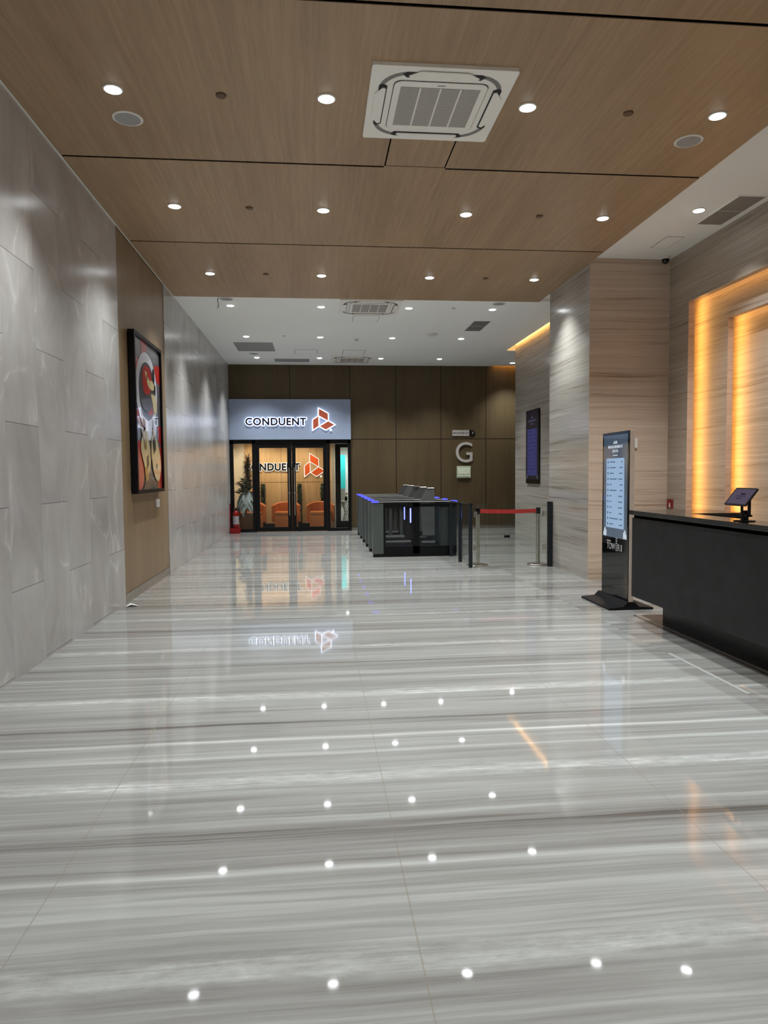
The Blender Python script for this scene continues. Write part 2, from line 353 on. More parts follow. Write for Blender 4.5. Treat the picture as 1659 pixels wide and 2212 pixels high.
def tag(o, label, cat, group=None):
    o['label'] = label; o['category'] = cat
    if group: o['group'] = group
    return o
def thing(name, loc, label, cat, group=None, rz=0.0):
    o = bpy.data.objects.new(name, None); o.empty_display_size = 0.1; COL.objects.link(o)
    o.location = loc; o.rotation_euler = (0, 0, rz); return tag(o, label, cat, group)
def struct(o): o['kind'] = 'structure'; return o
def kids(o): return [c for c in bpy.data.objects if c.parent == o]
def dup(o, loc=None, parent=None, label=None):
    ch = kids(o); c = o.copy(); COL.objects.link(c)
    if parent is not None: c.parent = parent
    if loc is not None: c.location = loc
    if label: c['label'] = label
    for k in ch: dup(k, None, c)
    return c

# facing matrices: local x,y,z -> world (z is the outward normal)
def face(origin, d):
    o = Vector(origin)
    ax = {'-y': ((1, 0, 0), (0, 0, 1), (0, -1, 0)), '-x': ((0, -1, 0), (0, 0, 1), (-1, 0, 0)), '+x': ((0, 1, 0), (0, 0, 1), (1, 0, 0)), '-z': ((1, 0, 0), (0, -1, 0), (0, 0, -1)), '+z': ((1, 0, 0), (0, 1, 0), (0, 0, 1))}[d]
    m = Matrix.Identity(4)
    for j in range(3):
        for i in range(3): m[i][j] = ax[j][i]
        m[j][3] = o[j]
    return m
def rrect(x0, y0, x1, y1, r, n=6):
    p = []
    for cx_, cy_, a0 in ((x1-r, y1-r, 0), (x0+r, y1-r, PI/2), (x0+r, y0+r, PI), (x1-r, y0+r, 1.5*PI)):
        for k in range(n+1): a = a0+PI/2*k/n; p.append((cx_+r*math.cos(a), cy_+r*math.sin(a)))
    return p
def ell(cx_, cy_, rx, ry, n=40, rot=0.0):
    return [(cx_+rx*math.cos(2*PI*k/n)*math.cos(rot)-ry*math.sin(2*PI*k/n)*math.sin(rot), cy_+rx*math.cos(2*PI*k/n)*math.sin(rot)+ry*math.sin(2*PI*k/n)*math.cos(rot)) for k in range(n)]
def text_mesh(s, depth, offset=0.0, spacing=1.0):
    c = bpy.data.curves.new('txt', 'FONT'); c.body = s; c.extrude = 0.5; c.offset = offset; c.resolution_u = 5; c.space_character = spacing
    o = bpy.data.objects.new('txt', c); COL.objects.link(o); bpy.context.view_layer.update()
    dg = bpy.context.evaluated_depsgraph_get(); me = bpy.data.meshes.new_from_object(o.evaluated_get(dg))
    bpy.data.objects.remove(o); bpy.data.curves.remove(c)
    return me
def bounds(me):
    xs = [v.co.x for v in me.vertices]; ys = [v.co.y for v in me.vertices]; return min(xs), min(ys), max(xs), max(ys)
def text_into(mb, s, x0, y0, x1, y1, depth, mat, offset=0.0, spacing=1.0, ref=None):
    """text S fitted into the rectangle x0..x1, y0..y1 (local), from local z=0 to depth, through MAT. REF: bounds of the un-offset text"""
    me = text_mesh(s, depth, offset, spacing); b = ref or bounds(me)
    sx, sy_ = (x1-x0)/(b[2]-b[0]), (y1-y0)/(b[3]-b[1])
    t = Matrix(((sx, 0, 0, x0-b[0]*sx), (0, sy_, 0, y0-b[1]*sy_), (0, 0, depth, depth/2), (0, 0, 0, 1)))
    mb.mesh(me, mat @ t); bpy.data.meshes.remove(me); return b

# ------------------------------------------------------------------ the room
XL, XW, YB, ZC, ZR, ZW = -2.23, 4.89, 18.45, 4.36, 4.41, 4.345
YF = -6.0
struct(MB().box(-4, YF-.3, -0.12, 9, 24, 0).build('floor', 'floor'))
struct(MB().box(-4, 11.49, ZC, 4.47, YB+.05, ZC+.6).box(4.47, 16.1, ZC, 4.75, YB+.05, ZC+.6).box(4.75, 16.1, ZC, 9, YB-.09, ZC+.6)
       .box(-4, YF-.3, ZR, 9, 11.49, ZR+.55).box(4.47, 11.49, ZC+.35, 9, 16.1, ZC+.6).box(4.75, YB-.09, ZC+.25, 9, YB+.05, ZC+.6).build('ceiling', 'white_ceiling'))
# grey stone wall with a wood niche panel between y 8.30 and 10.78
struct(MB().box(XL-.2, YF-.3, 0, XL, 8.30, 4.5).box(XL-.2, 10.78, 0, XL, YB+.1, 4.5).build('wall_left', 'grey_stone'))
struct(MB().box(XL-.2, 8.30, .115, XL-.012, 10.78, 4.5).build('trim_1', 'niche_wood'))
struct(MB().box(XL-.2, 8.30, 0, XL-.006, 10.78, .11).build('baseboard_left', 'inlay_grey'))
# back wall with the shopfront opening x -2.23..0.93, z 0..2.41
struct(MB().box(.92, YB, .11, 9, YB+.12, 4.9).box(XL-.2, YB, 2.41, .92, YB+.12, 4.9).build('wall_back', 'back_wood'))
struct(MB().box(.92, YB+.01, 0, 9, YB+.12, .11).build('baseboard_back', 'inlay_grey'))
# stone pier, lobby wall behind it, reception wall, far end of the lift lobby, street end
def pier():
    b = MB().box(3.75, 9.3, 0, 5.6, 10.93, 4.9); o = b.build('wall_pier', 'pier_side'); o.data.materials.append(M['pier_face'])
    for p in o.data.polygons:
        if abs(p.normal.y) > .5: p.material_index = 1
    return struct(o)
pier()
struct(MB().box(4.58, 10.93, 0, 6.6, 15.7, 4.9).build('wall_lobby', 'pier_side'))
struct(MB().box(8.6, 15.0, 0, 8.8, YB, 4.9).box(6.6, 15.5, 0, 8.6, 15.7, 4.9).build('wall_end', 'pier_side'))
struct(MB().box(XL-.2, YF-.3, 0, 9, YF, 4.9).build('wall_front', 'pier_face'))
# reception wall: two stepped openings with a lit gap behind each
y0a, y1a, z1a = 1.6, 8.80, 3.722
y0b, y1b, z1b = 2.3, 8.235, 3.392
def framewall(xa, xb, y0, y1, zt, ya, yb_, name, mat='desk_wall'):
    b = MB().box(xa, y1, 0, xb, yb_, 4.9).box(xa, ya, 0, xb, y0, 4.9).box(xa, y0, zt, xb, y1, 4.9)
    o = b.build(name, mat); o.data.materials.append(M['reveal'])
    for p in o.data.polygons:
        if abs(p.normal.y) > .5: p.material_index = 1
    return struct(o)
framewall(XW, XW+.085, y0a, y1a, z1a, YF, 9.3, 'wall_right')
framewall(XW+.20, XW+.275, y0b, y1b, z1b, YF, 9.3, 'wall_right_step', 'desk_wall_inner')
struct(MB().box(XW+.39, YF, 0, XW+.5, 9.3, 4.9).build('wall_right_back', 'desk_wall_inner'))
# warm LED strips in the two gaps
def led_strip(xa, y0, y1, zt, label):
    t = thing('led_strip', (xa, y1, 0), label, 'LED strip', 'warm LED strips of the reception wall')
    MB().box(.003, .032, .05, .013, .047, zt+.05).build('side_strip', 'led_warm', t)
    MB().box(.003, y0-y1, zt+.032, .013, .03, zt+.047).build('top_strip', 'led_top', t)
    return t
led_strip(XW+.085, y0a, y1a, z1a, 'warm amber LED strip glowing along the outer frame of the stepped reception wall')
led_strip(XW+.275, y0b, y1b, z1b, 'warm amber LED strip glowing along the inner frame of the stepped reception wall')
# cove strips by the lobby wall and the lift lobby
t = thing('cove_light', (4.50, 11.0, ZC+.1), 'warm cove light in the ceiling slot along the stone lobby wall', 'cove light')
MB().box(-.015, .02, 0.02, 0, 5.0, .05).build('strip', 'led_cove', t)
t = thing('cove_light', (4.80, YB-.08, ZC+.1), 'warm cove light in the ceiling slot above the brown back wall', 'cove light')
MB().box(0, -.005, .02, 3.6, .006, .05).build('strip', 'led_cove_strong', t)
# wood ceiling raft: panels with dark gaps between
ye = [-6.0, -0.15, 2.1, 4.346, 6.578, 8.845, 11.49]
for k in range(6):
    a, b_ = ye[k]+.016, ye[k+1]-.016
    mb = MB()
    mb.box(XL+.018, a, ZW, 3.75, b_, ZW+.035)
    struct(mb.build('ceiling_panel', 'cwood%d' % (k % 5)))
struct(MB().box(XL+.02, YF, ZW+.036, 3.745, 11.485, ZR).build('ceiling_backing', 'void'))
mb = MB()
for v in ye[1:-1]: mb.box(XL+.02, v-.0165, ZW+.005, 3.745, v+.0165, ZW+.034)  # black strips fill the gaps and stand in for their shade
struct(mb.build('ceiling_gap_shade', 'void'))
struct(MB().box(.665, 6.562, ZW+.0005, 1.24, 6.594, ZW+.004).build('ceiling_filler', 'cwood2'))
struct(MB().box(XL, YF, ZW-.002, XL+.016, 11.49, ZW+.03).build('trim_2', 'white_paint'))
# floor inlays round the reception desk
struct(MB().box(3.285, 0, 0, 3.305, 6.92, .0016).build('trim_3', 'inlay_dark'))
struct(MB().box(3.305, 0, 0, 3.355, 6.915, .0016).build('trim_4', 'inlay_grey'))
struct(MB().box(3.355, 0, 0, 4.6, 6.91, .0016).build('trim_5', 'inlay_dark'))
struct(MB().box(2.868, 4.35, 0, 2.90, 5.42, .0012).build('trim_6', 'inlay_light'))

# ------------------------------------------------------------------ shopfront
struct(MB().box(-2.23, YB-.05, 0, -2.14, YB+.08, 2.40).box(-1.655, YB-.05, 0, -1.575, YB+.08, 2.40).box(.285, YB-.05, 0, .365, YB+.08, 2.40).box(.845, YB-.05, 0, .92, YB+.08, 2.40)
       .box(-2.23, YB-.05, 2.31, .92, YB+.08, 2.41).box(-2.14, YB-.05, 0, -1.655, YB+.08, .075).box(.365, YB-.05, 0, .845, YB+.08, .075).build('door_frame', 'black'))
def sidelight(name, x0, x1):
    f = struct(MB().box(x0, YB, .075, x1, YB+.012, 2.31).build(name, 'glass')); return f
sidelight('window_1', -2.14, -1.655); sidelight('window_2', .365, .845)
def leaf(name, x0, x1, g0, g1, hx):
    mb = MB().box(x0, YB-.03, .012, g0, YB+.03, 2.31).box(g1, YB-.03, .012, x1, YB+.03, 2.31).box(g0, YB-.03, .012, g1, YB+.03, .12).box(g0, YB-.03, 2.20, g1, YB+.03, 2.31)
    d = struct(mb.build(name, 'black'))
    MB().box(g0, YB-.006, .12, g1, YB+.006, 2.20).build('door_glass', 'glass', d)
    MB().tube([(hx, YB-.09, .43), (hx, YB-.09, 1.68)], .016, 10).tube([(hx, YB-.09, .52), (hx, YB-.02, .52)], .01).tube([(hx, YB-.09, 1.58), (hx, YB-.02, 1.58)], .01).build('door_handle', 'steel', d, True)
    MB().cyl((hx, YB-.05, 1.02), .028, .02, 16, 'y').build('lock', 'steel', d, True)
    return d
leaf('door_1', -1.572, -.635, -1.475, -.748, -.70); leaf('door_2', -.628, .282, -.531, .19, -.565)

# lit sign over the shopfront
LOGO = [[(.29, 1.0), (.29, .665), (.705, .43), (.705, .765)], [(0.02, .46), (.275, .635), (.275, .175), (.02, .0)], [(.335, .165), (.715, .405), (1.0, .235), (.60, .0)]]
def grow(poly, d):
    n = len(poly); out = []
    A = sum(p[0]*q[1]-q[0]*p[1] for p, q in zip(poly, poly[1:]+poly[:1]))
    if A < 0: poly = poly[::-1]
    for i in range(n):
        p0, p1, p2 = Vector(poly[i-1]), Vector(poly[i]), Vector(poly[(i+1) % n])
        e1 = (p1-p0).normalized(); e2 = (p2-p1).normalized(); n1 = Vector((e1.y, -e1.x)); n2 = Vector((e2.y, -e2.x))
        m = (n1+n2).normalized(); out.append(tuple(p1+m*(d/max(.35, m.dot(n1)))))
    return out
def lit_sign(root, m, x0, x1, z0, z1, lx0, lx1, lz0, lz1, body, logo, halo, hw, dep):
    mb = MB(); ref = text_into(mb, 'CONDUENT', x0, z0, x1, z1, .02, m @ Matrix.Translation((0, 0, dep)), 0.038, 1.10)
    mb.build('lettering', body, root)
    mb = MB(); text_into(mb, 'CONDUENT', x0, z0, x1, z1, .012, m @ Matrix.Translation((0, 0, dep-.014)), 0.038+hw[0], 1.10, ref); mb.build('letter_halo', halo, root)
    sc = lambda p: (lx0+p[0]*(lx1-lx0), lz0+p[1]*(lz1-lz0))
    for P in LOGO:
        q = [sc(p) for p in P]
        o = MB().prism(q, .02, m @ Matrix.Translation((0, 0, dep))).build('logo_blade', logo, root)
        MB().prism(grow(q, hw[1]), .012, m @ Matrix.Translation((0, 0, dep-.014))).build('logo_halo', halo, o)
    c = sc((.83, -.01))
    MB().ring(ell(c[0], c[1], .028, .028, 16), ell(c[0], c[1], .011, .011, 16), .01, m @ Matrix.Translation((0, 0, dep))).build('registered_mark', halo, root)
t = thing('lit_sign', (0, 0, 0), 'grey sign box with white haloed navy lettering and rust blades above the glass doors', 'sign')
MB().box(-2.225, YB-.10, 2.415, .925, YB, 3.46, .004).build('sign_box', 'sign_panel', t)
lit_sign(t, face((0, YB-.10, 0), '-y'), -1.805, -.235, 2.775, 2.98, -.075, .495, 2.665, 3.215, 'navy', 'orange_logo', 'halo', (.050, .019), .03)

# room behind the doors
struct(MB().box(-2.45, 20.0, 0, .52, 20.1, 2.8).build('wall_reception', 'int_wood'))
struct(MB().box(-2.55, YB+.1, 0, -2.28, 20.1, 2.8).build('wall_reception_side', 'cream'))
struct(MB().box(-2.28, 19.96, 0, -2.02, 20.0, 2.8).build('wall_reception_pilaster', 'cream'))
struct(MB().box(.43, 19.7, 0, .53, 20.0, 2.8).build('wall_reception_return', 'cream'))
struct(MB().box(.53, 22, 0, 2.0, 22.1, 2.8).box(1.45, YB+.12, 0, 1.55, 22, 2.8).build('wall_reception_end', 'white_paint'))
struct(MB().box(-2.5, YB+.12, 2.72, 1.55, 22.1, 2.8).build('ceiling_reception', 'white_paint'))
t = thing('reception_sign', (0, 0, 0), 'black lettering and orange blades on the wood wall behind the glass doors', 'sign')
lit_sign(t, face((0, 20.0, 0), '-y'), -2.02, -.455, 1.61, 1.828, -.33, .235, 1.45, 2.085, 'black', 'orange_logo_in', 'halo_in', (.045, .017), .03)
def ceiling_spot(t, r, watts, size, blend, col):
    L = bpy.data.lights.new('spot', 'SPOT'); L.energy = watts; L.spot_size = size; L.spot_blend = blend; L.color = col; L.shadow_soft_size = r
    o = bpy.data.objects.new('spot', L); COL.objects.link(o); o.parent = t; o.location = (0, 0, -.03); return o
wi = None  # unseen lamps added to light the shop interior
for x, lab in ((-1.6, 'unseen fill lamp added over the first tub chair behind the glass doors'), (-.4, 'unseen fill lamp added over the second tub chair behind the glass doors'), (.9, 'unseen fill lamp added inside the shop beyond the teal panel door')):
    if wi is None:
        wi = thing('reception_fill_lamp', (x, 19.2, 2.72), lab, 'downlight', 'added fill lamps of the shop reception')
        MB().lathe([(.05, -.001), (.075, -.001), (.075, -.008), (.05, -.012), (.05, -.001)], cap0=False, cap1=False).build('trim_ring', 'white_paint', wi, True)
        MB().cyl((0, 0, -.004), .05, .003).build('lens', 'lamp', wi)
        ceiling_spot(wi, .05, 95, 2.5, .6, (1.0, .88, .70))
    else:
        d = dup(wi, (x, 19.2 if x < .5 else 20.9, 2.72), None, lab)
        if x > .5:
            for c in kids(d):
                if c.type == 'LIGHT': c.data = c.data.copy(); c.data.energy = 135; c.data.color = (.92, 1, 1)
def tub_chair(x, lab):
    t = thing('tub_chair', (x, 19.4, 0), lab, 'chair', 'orange tub chairs behind the glass doors')
    MB().box(-.30, -.30, .03, .30, .28, .40, .03).build('base', 'leather', t, True)
    MB().box(-.29, -.31, .40, .29, .22, .48, .03).build('seat', 'leather', t, True)
    out = [(.40*math.cos(a), .36*math.sin(a)) for a in [PI*(-.12)+PI*1.24*k/20 for k in range(21)]]
    inn = [(.32*math.cos(a), .28*math.sin(a)) for a in [PI*(-.12)+PI*1.24*k/20 for k in range(21)]]
    mb = MB(); V = mb.b.verts.new; rows = []
    for (ox, oy), (ix, iy) in zip(out, inn):
        zt = .66+.09*max(0, oy/.36); rows.append([V((ox, oy, .20)), V((ox, oy, zt-.03)), V(((ox+ix)/2, (oy+iy)/2, zt)), V((ix, iy, zt-.03)), V((ix, iy, .20))])
    for a, b in zip(rows, rows[1:]):
        for k in range(4): mb.b.faces.new((a[k], a[k+1], b[k+1], b[k]))
    mb.b.faces.new(rows[0]); mb.b.faces.new(rows[-1][::-1]); mb.build('backrest', 'leather', t, True)
    return t
c0 = tub_chair(-1.79, 'orange leather tub chair partly hidden behind the door frame, beside the dried arrangement')
dup(c0, (-.84, 19.4, 0), None, 'orange leather tub chair seen through the first door leaf, in front of the wood wall')
dup(c0, (.11, 19.4, 0), None, 'orange leather tub chair below the orange logo, seen through the second door leaf')
for x, wd, lab in ((-1.505, .13, 'dark green planted strip beside the dried arrangement behind the glass doors'), (-.475, .13, 'dark green planted strip on the wood wall between two tub chairs'), (.185, .13, 'dark green planted strip at the end of the wood wall above the last chair')):
    t = thing('planted_strip', (x, 19.97, .12), lab, 'plant', 'planted strips on the wood wall')
    MB().box(-wd/2+.01, -.03, 0, wd/2-.01, .03, 1.12).build('trough', 'black', t)
    mb = MB()
    for k in range(170):
        px, pz = random.uniform(-wd/2, wd/2), random.uniform(.02, 1.11); a = random.uniform(0, 2*PI); s_ = random.uniform(.02, .035)
        p = Vector((px, -.035-random.random()*.03, pz)); d = Vector((math.cos(a), -.3, math.sin(a)))*s_; q = Vector((-math.sin(a), -.2, math.cos(a)))*s_*.5
        mb.quad(p-d, p+q, p+d, p-q)
    mb.build('foliage', 'green', t, recalc=False)
struct(MB().box(-1.62, 19.93, 0, -.96, 20.0, .11).box(-.52, 19.93, 0, .2, 20.0, .11).build('baseboard_reception', 'black'))
# dried arrangement
t = thing('dried_arrangement', (-1.88, 18.86, 0), 'tall dried flower arrangement with brown plumes and white petals on a brown box', 'flower arrangement')
MB().box(-.16, -.15, 0, .26, .2, .46, .01).build('box', 'box_brown', t)
mb = MB()
for k in range(15):
    a = 2*PI*k/15+.2; L = random.uniform(.50, .72); top = random.uniform(.98, 1.12); wd = .12
    pts = []
    for j in range(7):
        f = j/6; r = .05+.27*math.sin(f*PI*.62); ww = wd*math.sin(PI*min(1, .12+f*.95))+.004; c_ = Vector((r*math.cos(a)*.8+.02, r*math.sin(a)*.55, top-L*f)); tg = Vector((-math.sin(a), math.cos(a), 0))*ww
        pts.append((c_-tg, c_+tg+Vector((0, 0, .01))))
    for p, q in zip(pts, pts[1:]): mb.quad(p[0], p[1], q[1], q[0])
mb.build('petals', 'petal', t, recalc=False)
mb = MB()
for k in range(75):
    a = random.uniform(0, 2*PI); z0 = random.uniform(.95, 1.40); L = random.uniform(.18, .38); el = random.uniform(-.3, .7)
    d = Vector((math.cos(a)*math.cos(el), math.sin(a)*math.cos(el)*.6, math.sin(el))); p = Vector((.0, 0, z0)); q = Vector((-math.sin(a), math.cos(a), .3)).normalized()*L*.22
    mb.quad(p, p+d*L*.5+q, p+d*L, p+d*L*.5-q)
mb.build('leaves', 'grey_leaf', t, recalc=False)
mb = MB()
for k in range(520):
    a = random.uniform(0, 2*PI); z0 = random.uniform(1.30, 1.95); L = random.uniform(.14, .30); el = random.uniform(-.9, 1.1)
    d = Vector((math.cos(a)*math.cos(el), math.sin(a)*math.cos(el)*.6, math.sin(el))); p = Vector((.06, 0, z0)); q = Vector((-math.sin(a), math.cos(a), 0))*.010
    mb.quad(p-q, p+q, p+d*L+q*.3, p+d*L-q*.3)
mb.tube([(0, 0, .46), (.03, 0, 1.2), (.06, 0, 1.95)], .02, 6)
mb.build('plumes', 'plume', t, recalc=False)
# inner door frame, teal panel, side table with flowers
struct(MB().box(.53, 19.3, 0, .675, 19.36, 2.3).box(.53, 19.3, 2.24, 1.3, 19.36, 2.34).box(.53, 19.3, .0, 1.3, 19.36, .20).build('door_frame_inner', 'black'))
tag(MB().box(.72, 21.7, 1.05, .91, 21.74, 2.1, .004).build('teal_panel', 'teal'), 'teal panel on the white wall seen through the narrow side window', 'panel')
t = thing('side_table', (.92, 20.2, 0), 'white side table on a wire base seen through the narrow side window', 'table')
MB().cyl((0, 0, .70), .22, .025, 28).build('table_top', 'white_paint', t)
mb = MB()
for k in range(16):
    a = 2*PI*k/16; mb.tube([(.19*math.cos(a), .19*math.sin(a), .70), (.11*math.cos(a+.5), .11*math.sin(a+.5), .4), (.19*math.cos(a+1), .19*math.sin(a+1), .02)], .005, 6)
mb.build('wire_base', 'black', t)
t = thing('flower_vase', (.86, 20.2, .725), 'black vase with white flowers on the side table', 'vase')
MB().lathe([(.03, 0), (.045, .05), (.03, .12), (.035, .13)], n=16).build('vase', 'black', t, True)
mb = MB()
for k in range(9):
    a = random.uniform(0, 6.28); r = random.uniform(0, .05); mb.lathe([(.004, -.02), (.025, -.008), (.028, .006), (.012, .022)], (r*math.cos(a), r*math.sin(a), .17+random.uniform(0, .07)), 8)
mb.build('blossoms', 'label_white', t, True)

# fire extinguisher in the corner
t = thing('fire_extinguisher', (-2.07, 18.15, .135), 'red fire extinguisher with a white label on a red stand by the glass doors', 'fire extinguisher')
MB().lathe([(.072, 0), (.078, .02), (.078, .37), (.06, .42), (.03, .445), (.026, .47)], n=24).build('cylinder', 'red', t, True)
MB().lathe([(.0795, .10), (.0795, .31)], n=24).build('label_sleeve', 'label_dull', t, True)
MB().box(-.015, -.02, .47, .10, .02, .485).box(-.02, -.015, .50, .09, .015, .515).cyl((0, 0, .46), .02, .06, 12).build('valve', 'black', t)
MB().tube([(.02, -.03, .48), (.09, -.05, .46), (.11, -.06, .36), (.10, -.05, .2)], .010, 8).build('hose', 'black', t, True)
tag(MB().box(-2.205, 18.02, 0, -1.965, 18.28, .135, .01).build('extinguisher_stand', 'red'), 'low red stand carrying the fire extinguisher in the corner', 'stand')
t = thing('alarm_bracket', (XL, 18.2, 0), 'narrow dark red extinguisher bracket on the grey stone wall at the corner', 'bracket')
MB().box(0, -.04, .02, .02, .04, .75).build('back_plate', 'red', t); MB().box(.02, -.02, .60, .05, .02, .78).build('hook', 'black', t)

# signs on the brown back wall
t = thing('direction_sign', (3.65, YB, 2.50), 'pale plate reading ELEVATOR with a dark arrow tab, above the letter G', 'sign')
MB().box(0, -.025, 0, .46, 0, .155).build('plate', 'g_metal', t)
MB().prism([(.46, .0), (.62, .0), (.62, .09), (.56, .155), (.46, .155)], .022, face((0, 0, 0), '-y')).build('arrow_tab', 'black', t)
mb = MB(); text_into(mb, 'ELEVATOR 6-7', .02, .055, .435, .095, .003, face((0, -.025, 0), '-y'), 0.01); mb.build('plate_lettering', 'black', t)
MB().prism([(.525, .045), (.545, .045), (.58, .08), (.545, .115), (.525, .115), (.555, .08)], .004, face((0, -.022, 0), '-y')).build('arrow', 'g_metal', t)
t = thing('level_letter', (3.74, YB, 1.79), 'large metal letter G on the brown back wall', 'letter')
mb = MB(); text_into(mb, 'G', 0, 0, .455, .545, .04, face((0, 0, 0), '-y'), 0.0); mb.build('letter', 'g_metal', t)
t = thing('wall_panel', (3.765, YB, 1.375), 'pale green wall panel with a small display under the letter G', 'panel')
MB().box(0, -.05, 0, .38, 0, .315, .012).build('case', 'panel_green', t)
MB().box(.03, -.056, .10, .345, -.05, .265).build('display', 'panel_lcd', t)
MB().box(.03, -.056, .04, .345, -.05, .08).build('button_strip', 'panel_lcd', t)

# ------------------------------------------------------------------ artwork, plaque, white fleck on the left
t = thing('framed_artwork', (XL, 8.70, 1.28), 'tall framed abstract painting in red, grey and gold on the wood niche', 'painting')
AW, AH = 1.49, 1.985
mb = MB()
m0 = face((0, 0, 0), '+x')
mb.box(0, 0, 0, .075, .045, AH).box(0, AW-.045, 0, .075, AW, AH).box(0, .045, 0, .075, AW-.045, .045).box(0, .045, AH-.045, .075, AW-.045, AH).build('frame', 'black', t)
MB().box(.01, .045, .045, .045, AW-.045, AH-.045).build('canvas', 'art_grey', t)
layer = [0]
def chaikin(P):
    for _ in range(2):
        Q = []
        for a, b in zip(P, P[1:]+P[:1]): Q += [(a[0]*.75+b[0]*.25, a[1]*.75+b[1]*.25), (a[0]*.25+b[0]*.75, a[1]*.25+b[1]*.75)]
        P = Q
    return P
def motif(mat, *polys):
    layer[0] += 1
    for P in polys:
        if 4 < len(P) < 20: P = chaikin(P)
        MB().prism([(.045+u*(AW-.09), .045+(1-v)*(AH-.09)) for u, v in P], .0008, face((.045+.0011*layer[0], 0, 0), '+x')).build('painted_shape', mat, t)
E_ = lambda cx_, cy_, rx, ry, rot=0: ell(cx_, cy_, rx, ry, 32, rot)
motif('art_red', [(.27, 0), (.50, 0), (.46, .10), (.28, .09)], [(0, .14), (.2, .13), (.22, .26), (.1, .28), (0, .24)], [(.76, .12), (1, .10), (1, .24), (.84, .22)], [(0, .46), (.12, .48), (.16, .56), (0, .53)], [(.86, .55), (1, .54), (1, .68), (.9, .66)])
motif('art_red', [(0, .70), (.2, .66), (.3, .82), (.25, 1.0), (0, 1.0)], [(.8, .72), (1, .69), (1, 1.0), (.82, 1.0)])
motif('art_white', E_(.46, .33, .41, .265))
motif('art_dark', E_(.47, .33, .31, .20))
motif('art_red', [(.28, .20), (.40, .15), (.60, .16), (.66, .24), (.6, .33), (.42, .36), (.30, .33)], [(.45, .44), (.62, .42), (.7, .47), (.5, .49)])
motif('art_cream', [(.42, .20), (.56, .25), (.72, .23), (.80, .29), (.62, .31), (.48, .29)], [(.58, .33), (.76, .33), (.86, .39), (.82, .47), (.70, .46), (.66, .38)], [(.38, .19), (.46, .20), (.48, .25), (.42, .24)])
motif('art_black', E_(.72, .2, .045, .055), [(.74, .25), (.8, .27), (.79, .33), (.73, .3)])
motif('art_grey', [(.16, .36), (.24, .40), (.40, .38), (.62, .36), (.64, .42), (.52, .47), (.34, .47), (.22, .43)])
motif('art_white', [(.28, .50), (.42, .54), (.62, .50), (.60, .62), (.5, .68), (.36, .62)], [(.66, .5), (.8, .56), (.72, .66), (.64, .6)])
motif('art_cream', [(.22, .64), (.36, .58), (.46, .66), (.54, .78), (.46, .90), (.32, .88), (.20, .78), (.14, .72)], [(.56, .62), (.72, .60), (.92, .74), (.96, .86), (.84, .96), (.66, .92), (.56, .80)])
motif('art_gold', [(.2, .60), (.25, .59), (.34, .72), (.30, .74)], [(.34, .59), (.38, .59), (.36, .73), (.33, .73)], [(.28, .86), (.40, .84), (.42, .93), (.32, .95)], [(.62, .58), (.68, .58), (.66, .70), (.61, .69)])
motif('art_black', [(.36, .78), (.44, .76), (.44, .83), (.36, .86)], [(.60, .66), (.72, .62), (.74, .72), (.64, .76)], [(.5, .72), (.55, .70), (.56, .79), (.5, .78)], E_(.76, .84, .03, .02))
motif('art_dark', [(.28, .95), (.70, .95), (.78, 1.0), (.22, 1.0)])
t = thing('wall_plaque', (XL-.012, 9.98, 1.06), 'small white caption plate beneath the framed painting', 'plaque')
MB().box(0, 0, 0, .012, .19, .11).build('plate', 'label_white', t)
mb = MB()
for k in range(5): mb.box(.012, .02, .018+.018*k, .0126, .10+.06*((k*7) % 3)/2, .024+.018*k)
mb.build('caption_lines', 'ac_grey', t)
t = tag(MB().quad((-2.19, 8.12, .004), (-2.13, 8.14, .028), (-2.10, 8.24, .004), (-2.17, 8.26, .02)).quad((-2.13, 8.14, .028), (-2.06, 8.17, .003), (-2.10, 8.24, .004)).build('white_fleck', 'label_white', recalc=False), 'tiny folded white fleck on the floor by the wood niche', 'paper')  # small folded white facets lying on the floor

# ------------------------------------------------------------------ ceiling fittings
D0 = thing('downlight', (-1.457, 5.455, ZW), 'x', 'downlight', 'downlights in the wood ceiling')
MB().lathe([(.060, -.001), (.072, -.001), (.072, -.006), (.061, -.009), (.060, -.001)], n=32, cap0=False, cap1=False).build('trim_ring', 'white_paint', D0, True)
MB().lathe([(.0598, -.002), (.0598, -.008), (.05, -.013), (.03, -.0165), (.01, -.0175)], n=32).build('lens', 'lamp', D0, True)
ceiling_spot(D0, .035, DOWN_W, 1.70, 1.0, DOWN_COL)
first = True
cols = ['next to grey wall', 'second from grey wall', 'third from grey wall', 'fourth from grey wall']
rows = [(5.440, 'white downlight in wood ceiling row passing large cassette'), (7.68, 'white downlight in middle row of wood ceiling'), (10.15, 'white downlight in wood ceiling row beside white ceiling')]
for y, lab in rows:
    for x, cl in zip((-1.45, .116, 1.68, 3.24), cols):
        if first: D0.location = (x, y, ZW); D0['label'] = lab + ', ' + cl; first = False
        else: dup(D0, (x, y, ZW), None, lab + ', ' + cl)
for y in (3.2, -.6, -3.6):          # unseen rows go on, spaced wider to dim the near floor
    for x, cl in zip((-1.45, .116, 1.68, 3.24), cols):
        dup(D0, (x, y, ZW), None, 'white downlight in wood ceiling out of view, %.1f metres along, ' % y + cl.split(',')[0])
rows = [(12.08, 'white downlight in white ceiling row beside wood ceiling'), (14.72, 'white downlight in middle row of white ceiling'), (17.32, 'white downlight in white ceiling row along brown back wall')]
far_light = None
def brighter(d, f):
    global far_light
    for c in kids(d):
        if c.type == 'LIGHT':
            if far_light is None: far_light = c.data.copy(); far_light.energy = DOWN_W*f
            c.data = far_light
